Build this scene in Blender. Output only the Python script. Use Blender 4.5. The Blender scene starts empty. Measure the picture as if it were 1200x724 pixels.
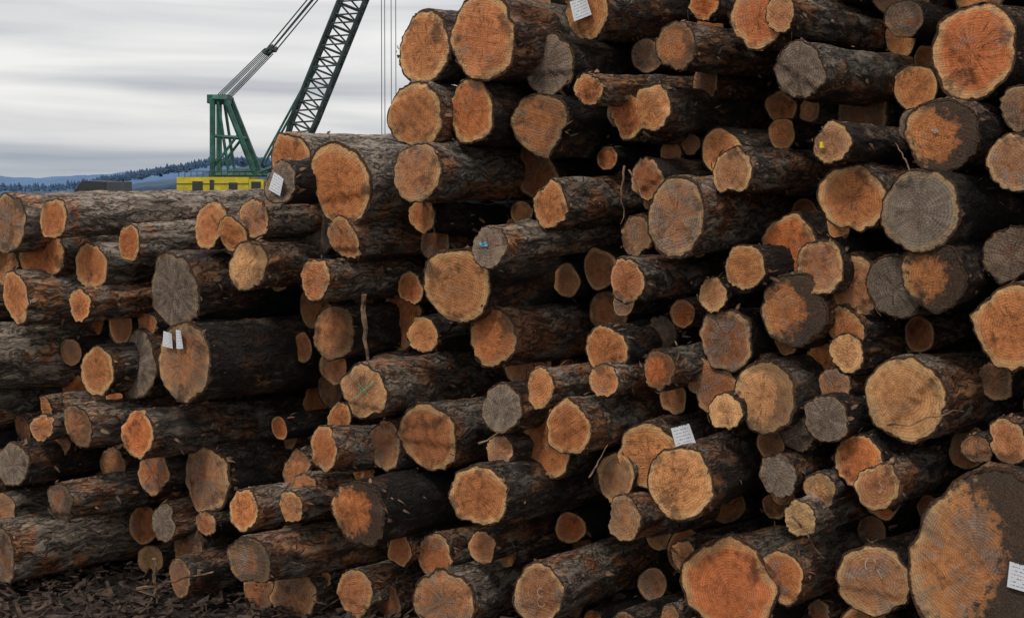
import bpy, math, random
import numpy as np
from mathutils import Vector, Matrix, Quaternion
random.seed(7); rng=np.random.default_rng(7)
scene=bpy.context.scene
CAMH=3.9; F=2000.0
# ------------------------------------------------------------ helpers
def new_mat(name):
    m=bpy.data.materials.new(name); m.use_nodes=True
    nt=m.node_tree; nt.nodes.clear()
    out=nt.nodes.new('ShaderNodeOutputMaterial'); b=nt.nodes.new('ShaderNodeBsdfPrincipled')
    nt.links.new(b.outputs[0],out.inputs[0])
    return m,nt,b
class G:
    def __init__(s,nt): s.nt=nt
    def n(s,t,**k):
        x=s.nt.nodes.new(t)
        for a,b in k.items(): setattr(x,a,b)
        return x
    def put(s,sock,v):
        if isinstance(v,bpy.types.NodeSocket): s.nt.links.new(v,sock)
        elif v is not None: sock.default_value=v
    def math(s,op,a,b=None,c=None,clamp=False):
        x=s.n('ShaderNodeMath',operation=op,use_clamp=clamp)
        s.put(x.inputs[0],a); s.put(x.inputs[1],b)
        if c is not None: s.put(x.inputs[2],c)
        return x.outputs[0]
    def vmath(s,op,a,b=None,sc=None):
        x=s.n('ShaderNodeVectorMath',operation=op)
        s.put(x.inputs[0],a); 
        if b is not None: s.put(x.inputs[1],b)
        if sc is not None: s.put(x.inputs['Scale'],sc)
        return x.outputs[0]
    def noise(s,vec,scale,detail=4,rough=.5,dist=0,out='Fac'):
        x=s.n('ShaderNodeTexNoise'); s.put(x.inputs['Vector'],vec)
        x.inputs['Scale'].default_value=scale; x.inputs['Detail'].default_value=detail
        x.inputs['Roughness'].default_value=rough; x.inputs['Distortion'].default_value=dist
        return x.outputs[out]
    def ramp(s,fac,stops,interp='LINEAR'):
        x=s.n('ShaderNodeValToRGB'); s.put(x.inputs[0],fac)
        cr=x.color_ramp; cr.interpolation=interp
        while len(cr.elements)<len(stops): cr.elements.new(.5)
        for e,(p,c) in zip(cr.elements,stops):
            e.position=p; e.color=(c[0],c[1],c[2],1) if not isinstance(c,(int,float)) else (c,c,c,1)
        return x.outputs[0]
    def mix(s,f,a,b,mode='MIX'):
        x=s.n('ShaderNodeMix',data_type='RGBA',blend_type=mode)
        s.put(x.inputs[0],f)
        s.put(x.inputs[6],a if isinstance(a,bpy.types.NodeSocket) else (*a,1))
        s.put(x.inputs[7],b if isinstance(b,bpy.types.NodeSocket) else (*b,1))
        return x.outputs[2]
    def smooth(s,v,lo,hi):
        x=s.n('ShaderNodeMapRange',interpolation_type='SMOOTHSTEP'); s.put(x.inputs[0],v)
        x.inputs[1].default_value=lo; x.inputs[2].default_value=hi
        return x.outputs[0]
    def grey(s,v):
        cv=s.n('ShaderNodeCombineColor')
        for i in range(3): s.put(cv.inputs[i],v)
        return cv.outputs[0]
    def bump(s,h,strength,dist,nrm=None):
        x=s.n('ShaderNodeBump'); s.put(x.inputs['Height'],h)
        x.inputs['Strength'].default_value=strength; x.inputs['Distance'].default_value=dist
        if nrm is not None: s.put(x.inputs['Normal'],nrm)
        return x.outputs[0]
def simple_mat(name,col,rough=.6,metal=0,var=.3,scale=3):
    m,nt,b=new_mat(name); g=G(nt); tc=g.n('ShaderNodeTexCoord').outputs['Object']
    f=g.ramp(g.noise(tc,scale,5,.6),[(.35,0.0),(.65,1.0)])
    c=g.mix(f,tuple(x*(1-var) for x in col),tuple(min(1,x*(1+var)) for x in col))
    g.put(b.inputs['Base Color'],c); b.inputs['Roughness'].default_value=rough; b.inputs['Metallic'].default_value=metal
    return m
# ------------------------------------------------------------ bark
def make_bark():
    m,nt,b=new_mat('bark'); g=G(nt)
    tc=g.n('ShaderNodeTexCoord').outputs['Object']
    oi=g.n('ShaderNodeObjectInfo'); rnd=oi.outputs['Random']
    off=g.n('ShaderNodeCombineXYZ'); g.put(off.inputs[2],g.math('MULTIPLY',rnd,91.0)); g.put(off.inputs[0],g.math('MULTIPLY',rnd,37.0))
    v=g.vmath('ADD',tc,off.outputs[0])
    warp=g.vmath('SCALE',g.noise(v,5,2,.5,0,'Color'),None,.16)
    vs=g.vmath('MULTIPLY',g.vmath('ADD',v,warp),(1,1,.2))
    n1=g.noise(vs,15,7,.76,.3)
    n2=g.noise(g.vmath('MULTIPLY',v,(1,1,.4)),50,4,.7)
    fis=g.math('ABSOLUTE',g.math('SUBTRACT',g.noise(vs,11,3,.6),.5))
    plate=g.smooth(fis,.0,.07)
    big=g.noise(g.vmath('MULTIPLY',v,(1,1,.4)),3.4,5,.70)
    big2=g.noise(g.vmath('ADD',v,(9,4,2)),2.3,5,.66)
    h=g.math('ADD',g.math('MULTIPLY',n1,1.1),g.math('ADD',g.math('MULTIPLY',plate,.32),g.math('MULTIPLY',n2,.5)))
    bt=g.n('ShaderNodeAttribute',attribute_type='OBJECT',attribute_name='bark_tone').outputs['Fac']
    c0=g.ramp(n1,[(.36,(.006,.0045,.004)),(.46,(.036,.022,.015)),(.55,(.13,.074,.046)),(.68,(.44,.285,.185))])
    red=g.ramp(n1,[(.34,(.04,.016,.008)),(.48,(.24,.088,.033)),(.66,(.60,.31,.15))])
    pf=g.smooth(g.math('ADD',big,g.math('MULTIPLY',bt,.28)),.60,.68)
    c=g.mix(pf,c0,red)
    grey=g.ramp(n1,[(.36,(.035,.032,.027)),(.48,(.15,.135,.11)),(.64,(.42,.38,.32))])
    gf=g.smooth(g.math('ADD',big2,g.math('MULTIPLY',bt,.16)),.56,.65)
    c=g.mix(g.math('MULTIPLY',gf,.85),c,grey)
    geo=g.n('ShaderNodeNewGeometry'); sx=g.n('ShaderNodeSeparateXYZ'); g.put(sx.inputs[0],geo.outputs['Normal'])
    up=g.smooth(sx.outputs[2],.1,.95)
    top_light=g.math('MULTIPLY',up,g.smooth(n2,.46,.60))  # sky light on upward faces, painted into the bark colour as pale speckle
    c=g.mix(g.math('MULTIPLY',top_light,.65),c,(.38,.305,.235))
    char=g.smooth(g.math('SUBTRACT',g.noise(g.vmath('ADD',v,(2,7,5)),1.3,3,.6),g.math('MULTIPLY',bt,.34)),.33,.46)
    c=g.mix(g.math('MULTIPLY',char,.80),c,(.011,.0098,.0092))
    c=g.mix(g.math('SUBTRACT',1.0,plate),c,g.mix(.75,c,(.008,.006,.005)))
    dk=g.math('MULTIPLY_ADD',bt,1.25,.36)
    c=g.mix(1.0,c,g.grey(dk),'MULTIPLY')
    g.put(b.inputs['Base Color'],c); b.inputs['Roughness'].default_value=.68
    b.inputs['Specular IOR Level'].default_value=.4
    g.put(b.inputs['Normal'],g.bump(h,1.0,.06))
    return m
def make_end():
    m,nt,b=new_mat('cut_end_grain'); g=G(nt)
    tc=g.n('ShaderNodeTexCoord').outputs['Object']
    oi=g.n('ShaderNodeObjectInfo'); rnd=oi.outputs['Random']
    off=g.n('ShaderNodeCombineXYZ'); g.put(off.inputs[2],g.math('MULTIPLY',rnd,71.0)); g.put(off.inputs[0],g.math('MULTIPLY',rnd,13.0))
    v=g.vmath('ADD',tc,off.outputs[0])
    rn=g.n('ShaderNodeAttribute',attribute_name='rn').outputs['Fac']
    rr=g.n('ShaderNodeAttribute',attribute_name='rad').outputs['Fac']
    aget=g.n('ShaderNodeAttribute',attribute_type='OBJECT',attribute_name='weather').outputs['Fac']
    burn=g.n('ShaderNodeAttribute',attribute_type='OBJECT',attribute_name='burn').outputs['Fac']
    low=g.noise(v,5,2,.5); mid=g.noise(v,13,6,.66); fine=g.noise(v,85,3,.7)
    ph=g.math('ADD',g.math('MULTIPLY',rr,290.0),g.math('MULTIPLY',low,8.0))
    ring=g.math('MULTIPLY_ADD',g.math('SINE',ph),.5,.5)
    ring2=g.math('MULTIPLY_ADD',g.math('SINE',g.math('ADD',g.math('MULTIPLY',rr,83.0),g.math('MULTIPLY',low,9.0))),.5,.5)
    ringm=g.smooth(mid,.34,.54)
    sep=g.n('ShaderNodeSeparateXYZ'); g.put(sep.inputs[0],tc)
    cmb=g.n('ShaderNodeCombineXYZ'); g.put(cmb.inputs[0],sep.outputs[0]); g.put(cmb.inputs[1],sep.outputs[1])
    un=g.vmath('NORMALIZE',cmb.outputs[0]); un=g.vmath('ADD',un,off.outputs[0])
    un2=g.vmath('ADD',un,g.vmath('SCALE',cmb.outputs[0],None,.7))
    rad=g.noise(un2,7,4,.65)
    cr=g.noise(un2,2.4,3,.7)
    crack=g.math('SUBTRACT',1.0,g.smooth(g.math('ABSOLUTE',g.math('SUBTRACT',cr,.5)),.0,.010))
    crack=g.math('MULTIPLY',crack,g.smooth(g.math('ADD',rn,g.math('MULTIPLY',mid,.9)),1.2,.6))
    crack=g.math('MULTIPLY',crack,g.smooth(rnd,.2,.5))
    rot=g.n('ShaderNodeVectorRotate',rotation_type='Z_AXIS'); g.put(rot.inputs['Vector'],v); g.put(rot.inputs['Angle'],g.math('MULTIPLY',rnd,40.0))
    saw=g.noise(g.vmath('MULTIPLY',rot.outputs[0],(1.0,22,1)),3.6,4,.72)
    base=oi.outputs['Color']
    e=g.math('ADD',rn,g.math('MULTIPLY',g.math('SUBTRACT',low,.5),.30))
    sapc=g.mix(.72,base,(.72,.44,.20))
    c=g.mix(g.smooth(e,.74,.87),base,sapc)
    hw=g.math('ADD',rn,g.math('ADD',g.math('MULTIPLY',g.math('SUBTRACT',mid,.5),.9),g.math('MULTIPLY',g.math('SUBTRACT',rad,.5),.7)))
    c=g.mix(g.math('MULTIPLY',g.smooth(hw,.85,.15),.55),c,g.mix(.55,base,(.32,.080,.026)))
    val=g.math('ADD',.46,g.math('MULTIPLY',g.math('MULTIPLY',ring,ringm),.26))
    val=g.math('ADD',val,g.math('MULTIPLY',ring2,.10))
    val=g.math('ADD',val,g.math('MULTIPLY',rad,.26))
    val=g.math('ADD',val,g.math('MULTIPLY',saw,g.math('MULTIPLY_ADD',rnd,.45,.18)))
    val=g.math('ADD',val,g.math('MULTIPLY',g.math('SUBTRACT',fine,.5),.8))
    val=g.math('ADD',val,g.math('MULTIPLY',g.math('SUBTRACT',mid,.5),.9))
    c=g.mix(1.0,c,g.grey(val),'MULTIPLY')
    wf=g.smooth(g.math('ADD',g.math('ADD',g.math('MULTIPLY',mid,.9),g.math('MULTIPLY',low,.7)),g.math('MULTIPLY',aget,.55)),.92,1.20)
    wcol=g.ramp(g.math('ADD',g.math('MULTIPLY',rad,.35),g.math('ADD',g.math('MULTIPLY',mid,.3),g.math('ADD',g.math('MULTIPLY',fine,.2),g.math('MULTIPLY',ring,.05)))),[(.34,(.05,.038,.030)),(.45,(.17,.13,.10)),(.56,(.36,.29,.23))])
    c=g.mix(g.math('MULTIPLY',wf,.80),c,wcol)
    dirt=g.smooth(g.math('ADD',g.noise(g.vmath('ADD',v,(3,8,1)),4.0,5,.70),g.math('MULTIPLY',rn,.09)),.58,.72)
    c=g.mix(g.math('MULTIPLY',dirt,.68),c,(.045,.025,.015))
    bf=g.math('ADD',rn,g.math('SUBTRACT',g.math('MULTIPLY',g.math('SUBTRACT',mid,.5),1.5),g.math('MULTIPLY',sep.outputs[0],1.5)))
    c=g.mix(g.math('MULTIPLY',g.smooth(bf,.42,.74),burn),c,g.ramp(fine,[(.35,(.012,.010,.009)),(.65,(.075,.055,.040))]))
    c=g.mix(g.math('MULTIPLY',crack,.85),c,(.02,.01,.006))
    er=g.math('ADD',rn,g.math('MULTIPLY',g.math('SUBTRACT',mid,.5),.10))
    er=g.math('ADD',er,g.math('MULTIPLY',rnd,.02))
    barkc=g.ramp(fine,[(.35,(.012,.008,.006)),(.65,(.14,.07,.038))])
    c=g.mix(g.smooth(er,.945,.972),c,barkc)
    g.put(b.inputs['Base Color'],c); b.inputs['Roughness'].default_value=.7
    b.inputs['Specular IOR Level'].default_value=.25
    hh=g.math('ADD',g.math('MULTIPLY',saw,1.0),g.math('ADD',g.math('MULTIPLY',fine,.8),g.math('MULTIPLY',crack,-1.5)))
    hh=g.math('ADD',hh,g.math('ADD',g.math('MULTIPLY',mid,.9),g.math('MULTIPLY',g.smooth(er,.94,.97),g.math('MULTIPLY',mid,3.0))))
    g.put(b.inputs['Normal'],g.bump(hh,.9,.016))
    return m
BARK=make_bark(); END=make_end()
FLAKE=simple_mat('shredded_bark',(.17,.10,.06),.9,0,.8,9)
PAPER,nt,b=new_mat('printed_paper'); g=G(nt)
tcg=g.n('ShaderNodeTexCoord').outputs['UV']
sp=g.n('ShaderNodeSeparateXYZ'); g.put(sp.inputs[0],tcg)
ln=g.math('GREATER_THAN',g.math('FRACT',g.math('MULTIPLY',sp.outputs[1],7.0)),.72)
wd=g.math('GREATER_THAN',g.noise(g.vmath('MULTIPLY',tcg,(30,9,1)),1.0,0,.5),.50)
ins=g.math('MULTIPLY',g.math('GREATER_THAN',sp.outputs[0],.1),g.math('LESS_THAN',sp.outputs[0],.88))
g.put(b.inputs['Base Color'],g.mix(g.math('MULTIPLY',g.math('MULTIPLY',ln,wd),ins),g.mix(g.noise(tcg,4,4,.6),(.62,.65,.70),(.80,.82,.85)),(.18,.18,.22)))
b.inputs['Roughness'].default_value=.5
CH_W=simple_mat('chalk_white',(.42,.38,.34),.9,0,.5,30)
CH_B=simple_mat('paint_blue',(.16,.42,.62),.8,0,.3,30)
CH_G=simple_mat('paint_green',(.10,.36,.14),.8,0,.4,30)
CH_Y=simple_mat('yellow_tag',(.75,.62,.05),.6,0,.1,30)

THETA=math.radians(38)
def mesh_from(name,V,Fs,mats,mi,smooth,attrs=None):
    me=bpy.data.meshes.new(name)
    me.from_pydata(V,[],Fs)
    for m in mats: me.materials.append(m)
    me.polygons.foreach_set('material_index',np.array(mi,dtype=np.int32))
    me.polygons.foreach_set('use_smooth',np.array(smooth,dtype=bool))
    if attrs:
        for k,a in attrs.items():
            at=me.attributes.new(k,'FLOAT','POINT'); at.data.foreach_set('value',np.array(a,dtype=np.float32))
    me.update(); return me
def log_mesh(r,L,nseg,zs,detail=True,flakes=0):
    nz=len(zs); ph=np.linspace(0,2*np.pi,nseg,endpoint=False)
    base=np.ones(nseg)
    for k,a in ((2,.055),(3,.036),(4,.024),(5,.018),(7,.012),(9,.008)):
        base+=a*rng.normal()*.8*np.cos(k*ph+rng.uniform(0,6.28))
    taper=rng.uniform(-.015,.03)
    R=np.zeros((nz,nseg))
    lowr=rng.normal(size=(max(3,nz//3),nseg//2))
    iz=np.linspace(0,lowr.shape[0]-1.001,nz); i0=iz.astype(int); fr=(iz-i0)[:,None]
    lz=lowr[i0]*(1-fr)+lowr[i0+1]*fr
    j=np.arange(nseg)/2.0; j0=j.astype(int)%lowr.shape[1]; j1=(j0+1)%lowr.shape[1]; fj=(j-j.astype(int))[None,:]
    ridge=lz[:,j0]*(1-fj)+lz[:,j1]*fj
    for i,z in enumerate(zs):
        R[i]=r*(base*(1-taper*z/1.0*.6))
    R+=ridge*(.016*r+.0025)
    if detail:
        R+=rng.normal(size=R.shape)*.004
        zz=np.array(zs)[:,None]
        for _ in range(rng.integers(1,6)):
            pz=rng.uniform(.2,2.6); pp=rng.uniform(0,2*np.pi); dp=np.angle(np.exp(1j*(ph-pp)))[None,:]
            R+=rng.uniform(.02,.06)*np.exp(-((zz-pz)/.06)**2-((dp*r)/.05)**2)
        R*=1+rng.uniform(0,.07)*np.exp(-zz/.35)
        for _ in range(rng.integers(0,4)):
            pp=rng.uniform(0,2*np.pi); wdt=rng.uniform(.15,.7); dp=np.angle(np.exp(1j*(ph-pp)))[None,:]
            lz2=rng.uniform(.1,1.6)
            R-=rng.uniform(.012,.028)*(1/(1+np.exp((np.abs(dp)-wdt)*22)))*(1/(1+np.exp((zz-lz2)*14)))
    bx,by=rng.normal()*.05,rng.normal()*.04; bp=rng.uniform(0,3)
    V=[];za=np.array(zs)
    cx=bx*np.sin(za*.8+bp)-bx*math.sin(bp); cy=by*np.cos(za*.7+bp)-by*math.cos(bp)
    tilt=rng.normal(size=2)*.10
    X=cx[:,None]+R*np.cos(ph); Y=cy[:,None]+R*np.sin(ph); Z=np.repeat(za[:,None],nseg,1)
    fade=np.exp(-za/.3)[:,None]
    Z=Z+fade*(tilt[0]*X+tilt[1]*Y)
    # felling hinge: a step where two saw cuts met
    sa=rng.uniform(0,6.28); sd=rng.uniform(.1,.7)*r; sh=rng.uniform(.010,.045) if (detail and rng.random()<.5) else 0.0
    def step(x,y): return sh/(1+np.exp(-((x*math.cos(sa)+y*math.sin(sa))-sd+.01*np.sin(60*(x*math.sin(sa)-y*math.cos(sa))))*140))
    Z=Z+fade*step(X,Y)
    if detail: Z[0]+=np.abs(rng.normal(size=nseg))*.011
    P=np.stack([X,Y,Z],-1).reshape(-1,3)
    V=P.tolist(); rn=[0.0]*len(V); ra=[0.0]*len(V); Fs=[];mi=[];sm=[]
    for i in range(nz-1):
        a=i*nseg;b2=a+nseg
        for k in range(nseg):
            k2=(k+1)%nseg; Fs.append((a+k,a+k2,b2+k2,b2+k)); 
    mi+= [0]*len(Fs); sm+=[True]*len(Fs)
    rings=[1.0,.955,.92,.85,.75,.65,.55,.45,.33,.2,.08] if detail else [1.0,.94,.6,.2]
    pith=rng.normal(size=2)*r*.10
    st=len(V)
    for q,s in enumerate(rings):
        rx=R[0]*np.cos(ph)*s+pith[0]*(1-s); ry=R[0]*np.sin(ph)*s+pith[1]*(1-s)
        zj=tilt[0]*rx+tilt[1]*ry+step(rx,ry)+(rng.normal(size=nseg)*.0012 if detail else 0)
        if q==0: zj=Z[0]
        elif q==1 and detail: zj=zj+np.abs(rng.normal(size=nseg))*.004
        V+=np.stack([rx,ry,zj],-1).tolist(); rn+=[s]*nseg; ra+=(R[0]*s).tolist()
    for q in range(len(rings)-1):
        a=st+q*nseg;b2=a+nseg
        for k in range(nseg):
            k2=(k+1)%nseg; Fs.append((a+k2,a+k,b2+k,b2+k2)); mi.append(1); sm.append(True)
    V.append([pith[0],pith[1],tilt[0]*pith[0]+tilt[1]*pith[1]+float(step(pith[0],pith[1]))]); rn.append(0.0); ra.append(0.0); c=len(V)-1; a=st+(len(rings)-1)*nseg
    for k in range(nseg): Fs.append((a+(k+1)%nseg,a+k,c)); mi.append(1); sm.append(True)
    a=(nz-1)*nseg; st=len(V)
    V+=P[a:a+nseg].tolist(); rn+=[1.0]*nseg; ra+=R[-1].tolist()
    V.append([cx[-1],cy[-1],za[-1]]); rn.append(0.0); ra.append(0.0); c=len(V)-1
    for k in range(nseg): Fs.append((st+k,st+(k+1)%nseg,c)); mi.append(1); sm.append(False)
    for _ in range(flakes):
        z=abs(rng.normal())*1.1+.0; p=rng.uniform(0,2*np.pi)
        if rng.random()<.25: z=rng.uniform(0,.06)
        rr=r*np.interp(p,ph,base)+.004
        ln=rng.uniform(.02,.10); w=rng.uniform(.003,.016); al=rng.normal()*.7; lift=abs(rng.normal())*.3
        o=np.array([rr*math.cos(p),rr*math.sin(p),z]); er=np.array([math.cos(p),math.sin(p),0]); ep=np.array([-math.sin(p),math.cos(p),0]); ez=np.array([0,0,1.])
        d=ez*math.cos(al)+ep*math.sin(al); d=d*math.cos(lift)+er*math.sin(lift); s=np.cross(d,er); s/=np.linalg.norm(s)+1e-6
        q=len(V); mid=o+d*ln*.5+er*.006
        V+=[(o-s*w).tolist(),(o+s*w).tolist(),(mid+s*w*1.1).tolist(),(mid-s*w).tolist(),(o+d*ln+s*w*.3).tolist()]
        rn+=[0.]*5; ra+=[0.]*5
        Fs+=[(q,q+1,q+2,q+3),(q+3,q+2,q+4)]; mi+=[2,2]; sm+=[False,False]
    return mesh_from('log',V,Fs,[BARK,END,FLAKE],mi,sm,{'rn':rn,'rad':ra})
TONES={'o':((.68,.258,.092),.10),'r':((.64,.200,.070),.12),'y':((.72,.36,.150),.10),'m':((.56,.245,.108),.28),
       'g':((.38,.28,.20),.82),'d':((.44,.20,.095),.50),'k':((.56,.215,.075),.22)}
ZS_D=[0,.012,.04,.08]+list(np.arange(.14,2.6,.09))+list(np.arange(2.7,9.6,.7))
ZS_M=[0,.03,.1]+list(np.arange(.2,1.3,.16))+[1.8,2.6,4,6,8.5]
def face_depth(u): return 16.4-3.6*(u/1200.0)
def at_depth(u,v,D): return Vector(((u-600)/F*D, D, CAMH-(v-215)/F*D))
def add_log(pos,r,tone,bark=None,detail=True,jit=1.0,L=9.0):
    zs=ZS_D if detail else ZS_M
    me=log_mesh(r,L,56 if detail else 32,zs,detail,flakes=36 if detail else 10)
    ob=bpy.data.objects.new('log',me); scene.collection.objects.link(ob)
    az=THETA+math.radians(rng.normal()*2.4*jit); tl=math.radians(rng.normal()*1.0*jit)
    ax=Vector((math.sin(az)*math.cos(tl),math.cos(az)*math.cos(tl),math.sin(tl)))
    ob.rotation_mode='QUATERNION'; ob.rotation_quaternion=ax.to_track_quat('Z','Y'); ob.location=pos
    col,w=TONES[tone]; k=rng.uniform(.74,1.12); hu=rng.normal()*.10
    ob.color=(col[0]*k,col[1]*k*(1+hu),col[2]*k*(1+hu*1.6),1)
    ob['weather']=float(max(0,w+rng.normal()*.12))
    ob['burn']=.94 if tone=='k' else float(rng.uniform(.3,.7) if rng.random()<(.30 if tone in 'md' else .08) else 0.0)
    ob['bark_tone']=float(np.clip(rng.normal(.45,.28),0,1) if bark is None else np.clip(bark,0,1.15))
    return ob
# log ends seen on the pile face : (across, down, radius) in cm at 20 m range, set-back m, tone, bark
T=[
(497,55,43,0,'o',.5),(565,44,49,-.2,'r',.5),(687,12,33,-.1,'o',.5),(792,54,30,-.1,'o',.5),(888,20,36,0,'r',.6),(824,2,22,.2,'o',.6),
(640,76,35,.1,'g',.3),(914,16,22,-.3,'m',.5),(935,83,34,-.2,'g',.5),(1138,60,57,0,'r',.3),(1190,190,35,-.2,'d',.3),(1198,128,27,0,'m',.3),
(486,134,39,-.1,'o',.7),(550,131,38,-.1,'o',.5),(689,104,19,-.3,'o',.6),(633,146,37,-.1,'o',.3),(734,136,27,0,'o',.4),(764,126,27,-.1,'o',.4),
(826,97,20,.5,'d',.4),(948,127,14,.9,'o',.3),(975,168,26,-.3,'m',.5),(1103,158,45,-.1,'k',.4),
(340,187,32,.3,'o',1.1),(328,214,24,-.3,'g',.1),(397,216,46,-.1,'o',1.05),(488,202,36,-.2,'m',.8),(372,264,34,.4,'g',.4),(402,279,25,.0,'m',.5),
(494,252,21,.2,'o',.3),(643,241,28,-.1,'o',.7),(628,203,32,.6,'d',.2),(757,210,25,.0,'m',.5),(858,202,29,-.1,'m',.5),(792,254,43,-.2,'d',.7),
(1000,232,42,-.1,'o',.4),(1080,246,47,-.2,'g',.4),(745,276,25,.3,'m',.4),(1093,323,40,-.1,'k',.3),(1185,299,34,0,'d',.3),(1184,384,46,-.2,'o',.5),
(1002,335,36,0,'m',.5),(1048,336,37,-.1,'g',.5),(960,312,32,-.1,'m',.4),(924,290,38,.2,'o',.3),(872,313,28,-.1,'o',.4),(835,346,20,0,'m',.5),
(573,290,25,-.4,'g',1.0),(734,329,25,-.1,'m',.6),(535,333,43,-.1,'o',.4),(369,327,26,-.1,'m',.8),(290,312,32,-.1,'y',.8),(205,340,43,-.1,'g',.5),
(470,371,38,.7,'r',.3),(481,338,21,.4,'o',.3),(389,390,30,.2,'m',.4),(495,392,21,.2,'o',.3),(577,396,35,-.1,'o',.6),(709,410,29,0,'o',.5),
(929,362,42,0,'k',.4),(850,398,36,0,'d',.2),(990,385,26,0,'o',.5),(775,390,20,.4,'d',.2),
(62,256,25,-.2,'o',1.15),(8,262,34,0,'m',1.0),(48,290,37,.3,'o',.8),(106,312,27,0,'o',.9),(151,285,22,-.1,'o',1.0),(245,264,27,0,'o',1.1),(272,276,23,-.1,'o',.9),
(297,256,22,-.1,'m',1.1),(18,348,31,0,'o',.9),(94,357,20,-.2,'o',.9),(6,311,20,.3,'m',.6),(114,435,28,.1,'o',.5),(158,428,39,.2,'g',.3),
(-60,420,40,-.2,'m',1.1),(-45,482,30,.1,'m',.5),(172,381,15,.4,'o',.4),(214,425,46,-.2,'m',.25),(160,508,29,-.2,'o',.6),(90,499,26,-.1,'m',.9),
(52,478,14,.1,'o',.9),(48,500,17,0,'m',.9),(70,517,20,.3,'m',.4),(15,545,28,0,'g',.3),(70,587,24,-.1,'d',.8),(178,551,27,.3,'m',.3),(242,562,40,.2,'d',.2),
(190,612,23,.1,'g',.4),(220,640,26,.2,'m',.4),(240,612,17,.2,'m',.4),(-4,648,38,-.1,'d',.8),(210,676,23,-.1,'d',.6),(130,545,20,.5,'m',.3),
(427,458,33,-.2,'m',1.0),(378,525,26,-.1,'o',.7),(450,521,31,0,'d',.6),(500,512,40,-.1,'m',.6),(587,478,28,-.1,'g',.5),(632,455,23,-.2,'o',.8),
(707,446,20,-.2,'o',.7),(772,433,25,-.1,'o',.5),(664,500,32,-.2,'o',.7),(640,518,43,.1,'o',.4),(284,598,25,-.2,'o',.9),(292,657,30,-.4,'d',.7),
(340,593,22,-.2,'y',.7),(357,572,18,0,'o',.8),(346,551,23,.3,'m',.5),(425,547,18,.3,'o',.4),(397,490,18,.4,'o',.4),(420,600,39,-.4,'k',.0),
(560,582,39,-.3,'o',.5),(584,530,19,.1,'m',.5),(721,559,29,0,'m',.4),(760,536,41,0,'o',.4),(796,566,41,-.3,'o',.4),(731,607,25,-.1,'m',.7),
(835,452,33,.2,'m',.4),(896,465,41,-.1,'y',.4),(850,483,24,-.1,'y',.5),(992,415,24,-.1,'y',.6),(880,430,21,.2,'m',.5),(963,428,29,.3,'o',.5),
(968,490,28,-.2,'g',.4),(978,452,23,0,'m',.4),(1060,467,49,-.2,'y',.7),(933,508,22,0,'g',.4),(1006,540,33,0,'o',.4),(1028,570,28,-.2,'m',.7),
(912,557,26,0,'g',.5),(937,608,21,-.3,'y',.7),(960,577,23,-.1,'y',.5),(1180,516,27,-.1,'m',.5),(1144,527,18,0,'m',.4),(1165,445,23,.3,'d',.3),
(1150,655,98,-.3,'k',.5),(1022,681,43,-.1,'m',.6),(915,676,33,-.2,'o',.6),(853,690,61,-.1,'r',.5),(800,652,20,.1,'m',.5),(630,696,34,-.3,'d',.7),
(520,706,39,-.1,'m',.6),(510,651,26,0,'m',.6),(468,645,18,.1,'o',.5),(565,641,19,.1,'m',.5),(415,696,28,0,'m',.6),(343,700,32,0,'m',.5),
(375,684,16,.2,'o',.5),(302,692,25,.2,'m',.5),(456,704,20,.1,'m',.5),(592,641,20,.4,'o',.4),(960,718,15,0,'m',.5),(785,722,14,0,'m',.5),
(1010,130,34,.8,'d',.3),
]
BY={}; circ2=[]
cth,sth=math.cos(THETA),math.sin(THETA)
for (u,v,r,s,t,bk) in T:
    D=face_depth(u)+s*1.3+rng.normal()*.06; P=at_depth(u,v,D)
    BY[(u,v)]=(add_log(P,r/F*D,t,bk+rng.normal()*.08),r/F*D,D)
    circ2.append((P.x*cth-P.y*sth,P.z,r/F*D))
# remaining logs: packed into the free cross-section between the surveyed ones
def pos_on_face(q,z,back):
    D=14.5
    for _ in range(12):
        x=(q+D*sth)/cth; u=600+x/D*F; D=.5*D+.5*(face_depth(min(1700,max(-500,u)))+back)
    x=(q+D*sth)/cth
    return Vector((x,D,z)),600+x/D*F,215+(CAMH-z)/D*F
def region(u,v,r):
    rp=r/14.5*F
    if u<-380 or u>1560: return False
    if u<300: return v-rp>250
    if u<520: return v-rp>(205 if u>400 else 238)
    if u<570: return v-rp>110
    return v>-210
qs=np.arange(-17.5,1.5,.04); zs_=np.arange(.08,7.2,.04)
QQ,ZZ=np.meshgrid(qs,zs_); QQ=QQ.ravel(); ZZ=ZZ.ravel()
clear=np.minimum(ZZ,.30)
for (q,z,r) in circ2: clear=np.minimum(clear,np.hypot(QQ-q,ZZ-z)-r)
ok=np.zeros(len(QQ),bool)
for i in range(len(QQ)):
    P,u,v=pos_on_face(QQ[i],ZZ[i],.3) if clear[i]>.05 else (None,0,0)
    ok[i]= P is not None and region(u,v,min(clear[i],.24))
clear[~ok]=-1
nf=0
while nf<420:
    cap=rng.choice([.11,.15,.20,.27]); m=np.minimum(clear,cap); mx=m.max()
    if mx<.072: break
    cand=np.flatnonzero(m>mx-.012); i=cand[rng.integers(len(cand))]; r=min(m[i],cap)
    P,u,v=pos_on_face(QQ[i],ZZ[i],0)
    inview=(-20<u<1220 and v<740)
    bk=rng.uniform(.35,1.4) if inview else rng.uniform(-.1,.6)
    if inview and u<460: bk+=.30
    P,u,v=pos_on_face(QQ[i],ZZ[i],bk)
    add_log(P,r*1.03,random.choice('ommmdoroymdmog'),rng.uniform(.05,.75),False,.4)
    clear=np.minimum(clear,np.hypot(QQ-QQ[i],ZZ-ZZ[i])-r); clear[~ok]=-1; nf+=1
print('fillers',nf)
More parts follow.
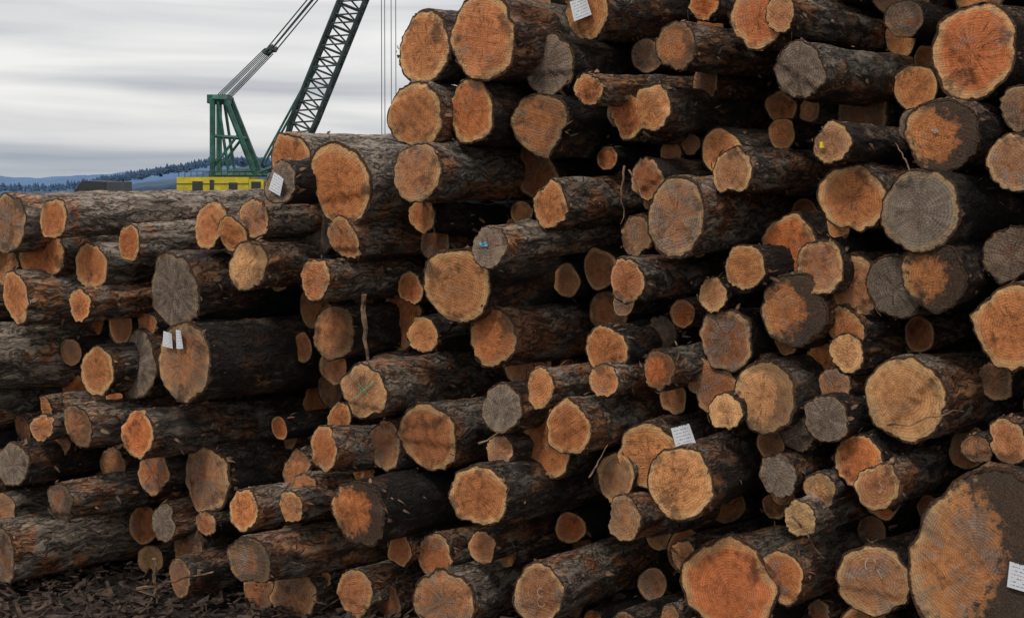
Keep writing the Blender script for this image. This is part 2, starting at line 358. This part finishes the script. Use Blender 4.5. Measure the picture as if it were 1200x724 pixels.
# ------------------------------------------------------------ tags and marks
def child_mesh(name,parent,V,Fs,mat,uv=False):
    me=bpy.data.meshes.new(name); me.from_pydata(V,[],Fs); me.materials.append(mat)
    if uv:
        l=me.uv_layers.new(name='UVMap'); n=int(round(len(V)**.5))
        for lp in me.loops:
            i=lp.vertex_index; l.data[lp.index].uv=((i%n)/(n-1),(i//n)/(n-1))
    o=bpy.data.objects.new(name,me); scene.collection.objects.link(o); o.parent=parent; return o
def tag(key,dx,dy,w,h,rot,mat=None):
    ob,r,D=BY[key]; k=D/F; n=5; V=[];Fs=[]
    c,s=math.cos(rot),math.sin(rot)
    for j in range(n):
        for i in range(n):
            a=(i/(n-1)-.5)*w*k; b2=(j/(n-1)-.5)*h*k
            curl=.026+.05*max(0,(i/(n-1)-.5))*(j/(n-1))+.06*r
            V.append((-(dx*k+a*c-b2*s),dy*k+a*s+b2*c,-curl))
    for j in range(n-1):
        for i in range(n-1):
            q=j*n+i; Fs.append((q,q+1,q+n+1,q+n))
    child_mesh('paper_tag',ob,V,Fs,mat or PAPER,True)
tag((687,12),-4,2,26,24,.25); tag((328,214),0,-2,20,22,-.4); tag((214,425),-20,26,20,18,-.1); tag((214,425),2,28,13,22,.05)
tag((1150,655),58,-12,40,30,-.12); tag((975,168),-10,-2,6,7,0,CH_Y); tag((760,536),52,30,28,26,.3)
def mark(key,strokes,mat,w=1.3,name='chalk_mark'):
    ob,r,D=BY[key]; k=D/F; V=[];Fs=[]
    for st in strokes:
        for (a,b2) in zip(st[:-1],st[1:]):
            p=Vector((-a[0]*k,a[1]*k,0)); q=Vector((-b2[0]*k,b2[1]*k,0)); d=(q-p)
            nrm=Vector((-d.y,d.x,0)).normalized()*w*k*.5; z=Vector((0,0,-.012-.05*r))
            i=len(V); V+=[p-nrm+z,p+nrm+z,q+nrm*random.uniform(.5,1)+z,q-nrm*random.uniform(.5,1)+z]; Fs.append((i,i+1,i+2,i+3))
    child_mesh(name,ob,[tuple(x) for x in V],Fs,mat)
def circ(cx,cy,r,a0=0,a1=6.28,n=12): return [(cx+r*math.cos(a0+(a1-a0)*i/n),cy+r*1.2*math.sin(a0+(a1-a0)*i/n)) for i in range(n+1)]
mark((630,696),[circ(6,4,4,.6,5.6),circ(7,-7,5,1.2,6.0)],CH_W,.7)
mark((1022,681),[circ(0,20,7,0,4),[(8,16),(14,6)]],CH_W,1.0)
mark((1103,158),[[(-10,6),(-3,3)],[(-7,2),(-2,5)],[(-8,4),(-4,7)]],CH_W,2)
mark((427,458),[[(-14,-10),(2,2),(18,14)],[(-6,8),(8,-4)]],CH_G,1,'paint_mark'); mark((573,290),[[(-12,6),(-8,2),(-2,6)],[(-10,3),(0,3)]],CH_B,3.5,'paint_mark')
mark((1028,570),[[(4,6),(8,0),(4,-6),(0,-2)]],CH_W,.8)
# ------------------------------------------------------------ broken branches caught in the pile
def stick(p,q,r0,r1,name='broken_branch'):
    V=[];Fs=[];n=9;m=7; p=Vector(p);q=Vector(q); d=(q-p); a=d.orthogonal().normalized(); b2=d.cross(a).normalized()
    wob=[Vector((random.gauss(0,1),random.gauss(0,1),random.gauss(0,1)))*d.length*.02 for _ in range(n)]
    for i in range(n):
        t=i/(n-1); c=p+d*t+wob[i]; rr=r0+(r1-r0)*t
        for k in range(m):
            an=6.283*k/m; V.append(tuple(c+(a*math.cos(an)+b2*math.sin(an))*rr*random.uniform(.7,1.2)))
    for i in range(n-1):
        for k in range(m): Fs.append((i*m+k,i*m+(k+1)%m,(i+1)*m+(k+1)%m,(i+1)*m+k))
    Fs.append(tuple(range(m))[::-1]); Fs.append(tuple((n-1)*m+k for k in range(m)))
    me=bpy.data.meshes.new(name); me.from_pydata(V,[],Fs); me.materials.append(FLAKE)
    o=bpy.data.objects.new(name,me); scene.collection.objects.link(o)
for (u1,v1,u2,v2,dd,r0) in [(424,345,430,428,-.2,.030),(731,195,729,262,-.2,.010),(738,200,752,230,-.3,.009),(560,520,600,500,-.35,.010),
      (930,605,965,655,-.5,.010),(1040,500,1130,482,-.5,.009),(180,655,183,706,-.9,.02),(160,690,250,672,-.8,.016),(690,560,712,520,-.4,.009),
      (1068,200,1050,168,-.5,.008)]:
    D=face_depth(u1)+dd; stick(at_depth(u1,v1,D),at_depth(u2,v2,D+random.uniform(-.1,.3)),r0,r0*.4)
# ------------------------------------------------------------ ground
GM,nt,b=new_mat('muddy_ground'); g=G(nt); tc=g.n('ShaderNodeTexCoord').outputs['Object']
n1=g.noise(tc,1.3,5,.65); n2=g.noise(tc,14,6,.7); n3=g.noise(tc,60,3,.7)
c=g.ramp(n2,[(.35,(.012,.009,.008)),(.55,(.045,.030,.022)),(.75,(.13,.085,.06))]); c=g.mix(g.smooth(n1,.4,.65),c,(.03,.024,.022))
g.put(b.inputs['Base Color'],c); g.put(b.inputs['Roughness'],g.ramp(n1,[(.4,.9),(.62,.55)]))
g.put(b.inputs['Normal'],g.bump(g.math('ADD',n2,g.math('MULTIPLY',n3,.4)),1,.06))
xs=sorted(set(list(np.arange(-14,14.01,.2))+[-8000,-3000,-1000,-300,-100,-40,-20,20,40,100,300,1000,3000,8000]))
ys=sorted(set(list(np.arange(4,24.01,.2))+[-2000,-300,-60,-10,0,30,50,120,400,1200,4000,9000]))
V=[];
for y in ys:
    for x in xs:
        z=0
        if abs(x)<14 and 4<y<24: z=.05*math.sin(x*1.9+y*.7)*math.sin(y*1.3-x*.4)+random.uniform(-.02,.02)
        V.append((x,y,z-.03))
nx=len(xs); Fs=[(j*nx+i,j*nx+i+1,(j+1)*nx+i+1,(j+1)*nx+i) for j in range(len(ys)-1) for i in range(nx-1)]
me=bpy.data.meshes.new('ground'); me.from_pydata(V,[],Fs); me.materials.append(GM)
for p in me.polygons: p.use_smooth=True
o=bpy.data.objects.new('ground',me); scene.collection.objects.link(o)
# bark debris
V=[];Fs=[]
for _ in range(11000):
    x=rng.uniform(-9,5); y=rng.uniform(11.5,18); ln=rng.uniform(.015,.09)*(2.4 if rng.random()<.05 else 1); w=rng.uniform(.006,.04); h=rng.uniform(.004,.02)
    yaw=rng.uniform(0,3.14); pt=rng.normal()*.35; z=abs(rng.normal())*.05+.01
    d=np.array([math.cos(yaw)*math.cos(pt),math.sin(yaw)*math.cos(pt),math.sin(pt)]); s=np.array([-math.sin(yaw),math.cos(yaw),rng.normal()*.3]); up=np.cross(d,s)
    o=np.array([x,y,z]); q=len(V)
    for a,b2,c2 in ((-1,-1,-1),(1,-.6,-1),(1,.5,-1),(-1,1,-1),(-1,-1,1),(1,-.5,1),(1,.6,1),(-1,.8,1)):
        V.append((o+d*a*ln+s*b2*w+up*c2*h*.5).tolist())
    Fs+=[(q,q+3,q+2,q+1),(q+4,q+5,q+6,q+7),(q,q+1,q+5,q+4),(q+1,q+2,q+6,q+5),(q+2,q+3,q+7,q+6),(q+3,q,q+4,q+7)]
me=bpy.data.meshes.new('bark_debris'); me.from_pydata(V,[],Fs); me.materials.append(simple_mat('bark_chips',(.06,.038,.027),.9,0,.9,7))
o=bpy.data.objects.new('bark_debris',me); scene.collection.objects.link(o)
# ------------------------------------------------------------ hills
def ridge(name,D,pts,depth,mat,rough):
    us=np.arange(-2200,3400,5.0); pu=[p[0] for p in pts]; pv=[p[1] for p in pts]
    top=np.interp(us,pu,pv); V=[];rows=6
    nr=rng.normal(size=len(us))+1.5*np.sin(us*.07)+np.sin(us*.19+1)
    for r_ in range(rows):
        t=r_/(rows-1)
        for i,u in enumerate(us):
            z=(CAMH+(215-top[i])/F*D+nr[i]*rough)*math.sin(t*math.pi/2)-.5
            V.append(((u-600)/F*D, D+t*depth, max(z,-.5)))
    n=len(us); Fs=[(j*n+i,j*n+i+1,(j+1)*n+i+1,(j+1)*n+i) for j in range(rows-1) for i in range(n-1)]
    me=bpy.data.meshes.new(name); me.from_pydata(V,[],Fs); me.materials.append(mat)
    o=bpy.data.objects.new(name,me); scene.collection.objects.link(o)
HF=simple_mat('hazy_far_forest',(.080,.165,.31),1,0,.10,.01)  # blue aerial haze painted into the forest base colour
HM=simple_mat('hazy_mid_forest',(.045,.088,.160),1,0,.28,.08)  # same haze tint, weaker, in the base colour of nearer slopes and trees
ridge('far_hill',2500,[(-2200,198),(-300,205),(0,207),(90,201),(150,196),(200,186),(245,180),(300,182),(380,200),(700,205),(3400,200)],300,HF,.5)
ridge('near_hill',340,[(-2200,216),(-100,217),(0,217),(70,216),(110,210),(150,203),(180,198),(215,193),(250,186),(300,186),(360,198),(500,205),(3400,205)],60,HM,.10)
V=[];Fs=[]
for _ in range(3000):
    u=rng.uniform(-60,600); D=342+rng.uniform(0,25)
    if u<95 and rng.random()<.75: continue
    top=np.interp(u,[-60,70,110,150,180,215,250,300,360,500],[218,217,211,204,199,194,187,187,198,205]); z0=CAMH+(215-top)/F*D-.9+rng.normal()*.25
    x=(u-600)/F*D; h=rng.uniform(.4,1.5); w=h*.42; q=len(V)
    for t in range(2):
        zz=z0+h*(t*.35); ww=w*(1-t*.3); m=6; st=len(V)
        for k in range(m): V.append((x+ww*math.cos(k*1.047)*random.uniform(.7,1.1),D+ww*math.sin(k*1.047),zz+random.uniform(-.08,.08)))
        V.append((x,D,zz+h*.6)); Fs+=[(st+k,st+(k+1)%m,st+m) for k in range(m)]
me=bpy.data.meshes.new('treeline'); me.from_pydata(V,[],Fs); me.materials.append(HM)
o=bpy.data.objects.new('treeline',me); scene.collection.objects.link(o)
# ------------------------------------------------------------ crane
CG=simple_mat('crane_green_paint',(.02,.10,.075),.5,.1,.5,2); CS=simple_mat('boom_steel',(.035,.055,.055),.5,.3,.5,2)
CY=simple_mat('crane_yellow_paint',(.55,.45,.02),.6,0,.3,1.3); CK=simple_mat('dark_glass_rubber',(.03,.032,.03),.4,0,.3,2)
crane=bpy.data.objects.new('lattice_boom_crane',None); scene.collection.objects.link(crane)
CD=100.0
crane.location=(-16.9,CD,0)
def C(u,v,dy=0): return Vector(((u-600)*.05+16.9, dy, CAMH+(215-v)*.05))
class MB:
    def __init__(s): s.V=[];s.F=[]
    def strut(s,p,q,r,m=6):
        p=Vector(p);q=Vector(q);d=q-p;a=d.orthogonal().normalized();b2=d.cross(a).normalized();i=len(s.V)
        for c in (p,q):
            for k in range(m):
                an=6.283*k/m+.5; s.V.append(tuple(c+(a*math.cos(an)+b2*math.sin(an))*r))
        for k in range(m): s.F.append((i+k,i+(k+1)%m,i+m+(k+1)%m,i+m+k))
        s.F.append(tuple(i+k for k in range(m))[::-1]); s.F.append(tuple(i+m+k for k in range(m)))
    def box(s,x0,x1,y0,y1,z0,z1):
        i=len(s.V); s.V+=[(x,y,z) for z in (z0,z1) for (x,y) in ((x0,y0),(x1,y0),(x1,y1),(x0,y1))]
        s.F+=[(i+3,i+2,i+1,i),(i+4,i+5,i+6,i+7)]+[(i+k,i+(k+1)%4,i+4+(k+1)%4,i+4+k) for k in range(4)]
    def done(s,name,mat,parent):
        me=bpy.data.meshes.new(name); me.from_pydata(s.V,[],s.F); me.materials.append(mat)
        o=bpy.data.objects.new(name,me); scene.collection.objects.link(o); o.parent=parent; return o
mb=MB()
A=C(328,212); B=C(462,-118); d=(B-A); L=d.length; dn=d.normalized(); side=Vector((dn.z,0,-dn.x))
def bw(t): return .70*min(1,.35+t*3.2,.35+(1-t)*7)
nb=26; prev=None
for i in range(nb+1):
    t=i/nb; c=A+d*t; w=bw(t); cor=[c+side*w*a+Vector((0,w*b2,0)) for a,b2 in ((-1,-1),(1,-1),(1,1),(-1,1))]
    for k in range(4): mb.strut(cor[k],cor[(k+1)%4],.05)
    if prev:
        for k in range(4):
            mb.strut(prev[k],cor[k],.11); 
            if i%2: mb.strut(prev[k],cor[(k+1)%4],.055)
            else: mb.strut(prev[(k+1)%4],cor[k],.055)
    prev=cor
mb.box(B.x-.4,B.x+.5,-.5,.5,B.z-.2,B.z+.6)
mb.done('lattice_boom',CS,crane)
mb=MB()
for dy in (-1.1,1.1):
    mb.strut(C(253,116,dy),C(253,222,dy),.17); mb.strut(C(267,116,dy),C(303,206,dy),.17); mb.strut(C(253,116,dy),C(270,117,dy),.2)
    mb.strut(C(259,118,dy),C(272,205,dy),.09); mb.strut(C(253,160,dy),C(285,162,dy),.1); mb.strut(C(255,195,dy),C(283,158,dy),.08); mb.strut(C(272,200,dy),C(300,200,dy),.1)
    mb.strut(C(253,205,dy),C(310,205,dy),.12); mb.strut(C(300,205,dy),C(322,196,dy),.1)
    mb.strut(C(308,192,dy*.6),C(372,75,dy*.6),.07)
mb.strut(C(253,116,-1.1),C(253,116,1.1),.15); mb.strut(C(267,116,-1.1),C(267,116,1.1),.15); mb.strut(C(285,162,-1.1),C(285,162,1.1),.1)
mb.box(-.8,.35,-1.0,1.0,C(0,118).z-.2,C(0,112).z)
mb.done('gantry_frame',CG,crane)
mb=MB()
for dy in (-.8,-.25,.25,.8):
    mb.strut(C(257,113,dy),C(313,58,dy),.03); mb.strut(C(266,116,dy),C(318,62,dy),.03)
for dy in (-.7,.7): mb.strut(C(315,58,dy),C(455,-112,dy*.7),.04); mb.strut(C(320,60,dy),C(460,-108,dy*.7),.04)
mb.strut(C(312,62,-.9),C(312,62,.9),.14); mb.strut(C(320,58,-.9),C(320,58,.9),.14); mb.strut(C(310,63,-.8),C(323,55,-.8),.12); mb.strut(C(310,63,.8),C(323,55,.8),.12)
mb.done('pendant_ropes',CS,crane)
mb=MB()
for u,dy in ((447,-.2),(450,.3),(458,0),(463,.3)): mb.strut(C(u,-110,dy),C(u+1,262,dy),.022)
mb.box(C(446,0).x,C(465,0).x,-.3,.3,C(0,290).z,C(0,262).z)
mb.done('hoist_ropes_and_block',CS,crane)
mb=MB()
x0=C(213,0).x; x1=C(296,0).x; mb.box(x0,x1,-1.5,1.5,1.35,CAMH+.36); mb.box(x1+.02,C(313,0).x,-1.5,-.2,1.35,CAMH+.24); mb.box(x0-.5,x0-.01,-1.3,1.3,1.3,2.9)
mb.done('machinery_house',CY,crane)
mb=MB()
for a0,a1,z0,z1 in ((.9,1.5,-.5,.12),(1.9,2.15,-.5,.2),(3.0,3.5,-.45,.05)): mb.box(x0+a0,x0+a1,-1.53,-1.502,CAMH+z0,CAMH+z1)
mb.box(x1+.15,x1+.7,-1.53,-1.502,CAMH-.9,CAMH+.1)
for k in range(12): mb.strut((x0+.1+k*.35,-1.4,CAMH+.36),(x0+.1+k*.35,-1.4,CAMH+.70),.02)
mb.strut((x0+.1,-1.4,CAMH+.70),(x1,-1.4,CAMH+.70),.025); mb.strut((x0,-1.53,CAMH-.02),(x1,-1.53,CAMH-.02),.02)
for dy in (-1.9,1.9):
    mb.box(-2.6,2.6,dy-.4,dy+.4,.1,1.0)
    for k in range(7): mb.strut((-2.4+k*.8,dy-.45,.5),(-2.4+k*.8,dy+.45,.5),.38,12)
mb.strut((0,0,.9),(0,0,1.4),1.1,16)
mb.done('tracks_windows_and_rails',CK,crane)
shed=MB(); D=60.; k=D/F
xa,xb,xc=(83-600)*k,(96-600)*k,(125-600)*k; zt=CAMH+(215-212)*k; zm=CAMH+(215-229)*k
shed.V=[(xa,D,zm),(xb,D,zt),(xc,D,zt-.03),(xc,D,zm),(xa,D+4,zm),(xb,D+4,zt),(xc,D+4,zt-.03),(xc,D+4,zm)]
shed.F=[(0,3,2,1),(4,5,6,7),(0,1,5,4),(1,2,6,5),(2,3,7,6),(3,0,4,7)]
shed.box(xa+.1,xc-.05,D+.1,D+3.9,-.05,zm-.004)
sh=bpy.data.objects.new('storage_shed',None); scene.collection.objects.link(sh); shed.done('roof_and_walls',simple_mat('dark_sheet_metal',(.035,.035,.04),.5,.3,.3,1),sh)
# ------------------------------------------------------------ world & sun
w=bpy.data.worlds.new('World'); scene.world=w; w.use_nodes=True; nt=w.node_tree; g=G(nt); bg=nt.nodes['Background']
sky=g.n('ShaderNodeTexSky',sky_type='NISHITA'); sky.sun_disc=False; EL=math.radians(50); sky.sun_elevation=EL
SD=Vector((.45,.72,0)).normalized()
sky.sun_rotation=math.atan2(-SD.x,-SD.y)
gc=g.n('ShaderNodeTexCoord').outputs['Generated']; sx=g.n('ShaderNodeSeparateXYZ'); g.put(sx.inputs[0],gc)
cv=g.vmath('MULTIPLY',gc,(2.4,2.4,21.0))
cn=g.noise(cv,1.6,5,.5,.5); 
el=g.smooth(sx.outputs[2],.0,.055)
f=g.math('ADD',g.math('MULTIPLY',cn,1.05),g.math('MULTIPLY',el,.27))
cc=g.ramp(f,[(.44,(.31,.36,.43)),(.58,(.48,.50,.54)),(.72,(.67,.67,.68)),(.90,(.86,.85,.84))])
cc=g.vmath('SCALE',cc,None,10.5)
mx=g.n('ShaderNodeMix',data_type='RGBA'); mx.inputs[0].default_value=.95; g.put(mx.inputs[6],sky.outputs[0]); g.put(mx.inputs[7],cc)
g.put(bg.inputs[0],mx.outputs[2]); bg.inputs[1].default_value=.1
sl=bpy.data.lights.new('sun','SUN'); sl.energy=1.5; sl.angle=math.radians(10); sl.color=(1,.93,.84)
so=bpy.data.objects.new('sun',sl); scene.collection.objects.link(so)
dirv=Vector((SD.x*math.cos(EL),SD.y*math.cos(EL),-math.sin(EL))); so.rotation_mode='QUATERNION'; so.rotation_quaternion=dirv.to_track_quat('-Z','Y')
# ------------------------------------------------------------ camera
cam=bpy.data.cameras.new('camera'); co=bpy.data.objects.new('camera',cam); scene.collection.objects.link(co); scene.camera=co
co.location=(0,0,CAMH); co.rotation_euler=(math.radians(90),0,0); cam.lens=60; cam.sensor_width=36; cam.shift_y=-147/1200; cam.clip_end=20000
scene.view_settings.view_transform='Standard'; scene.view_settings.look='None'; scene.view_settings.exposure=0
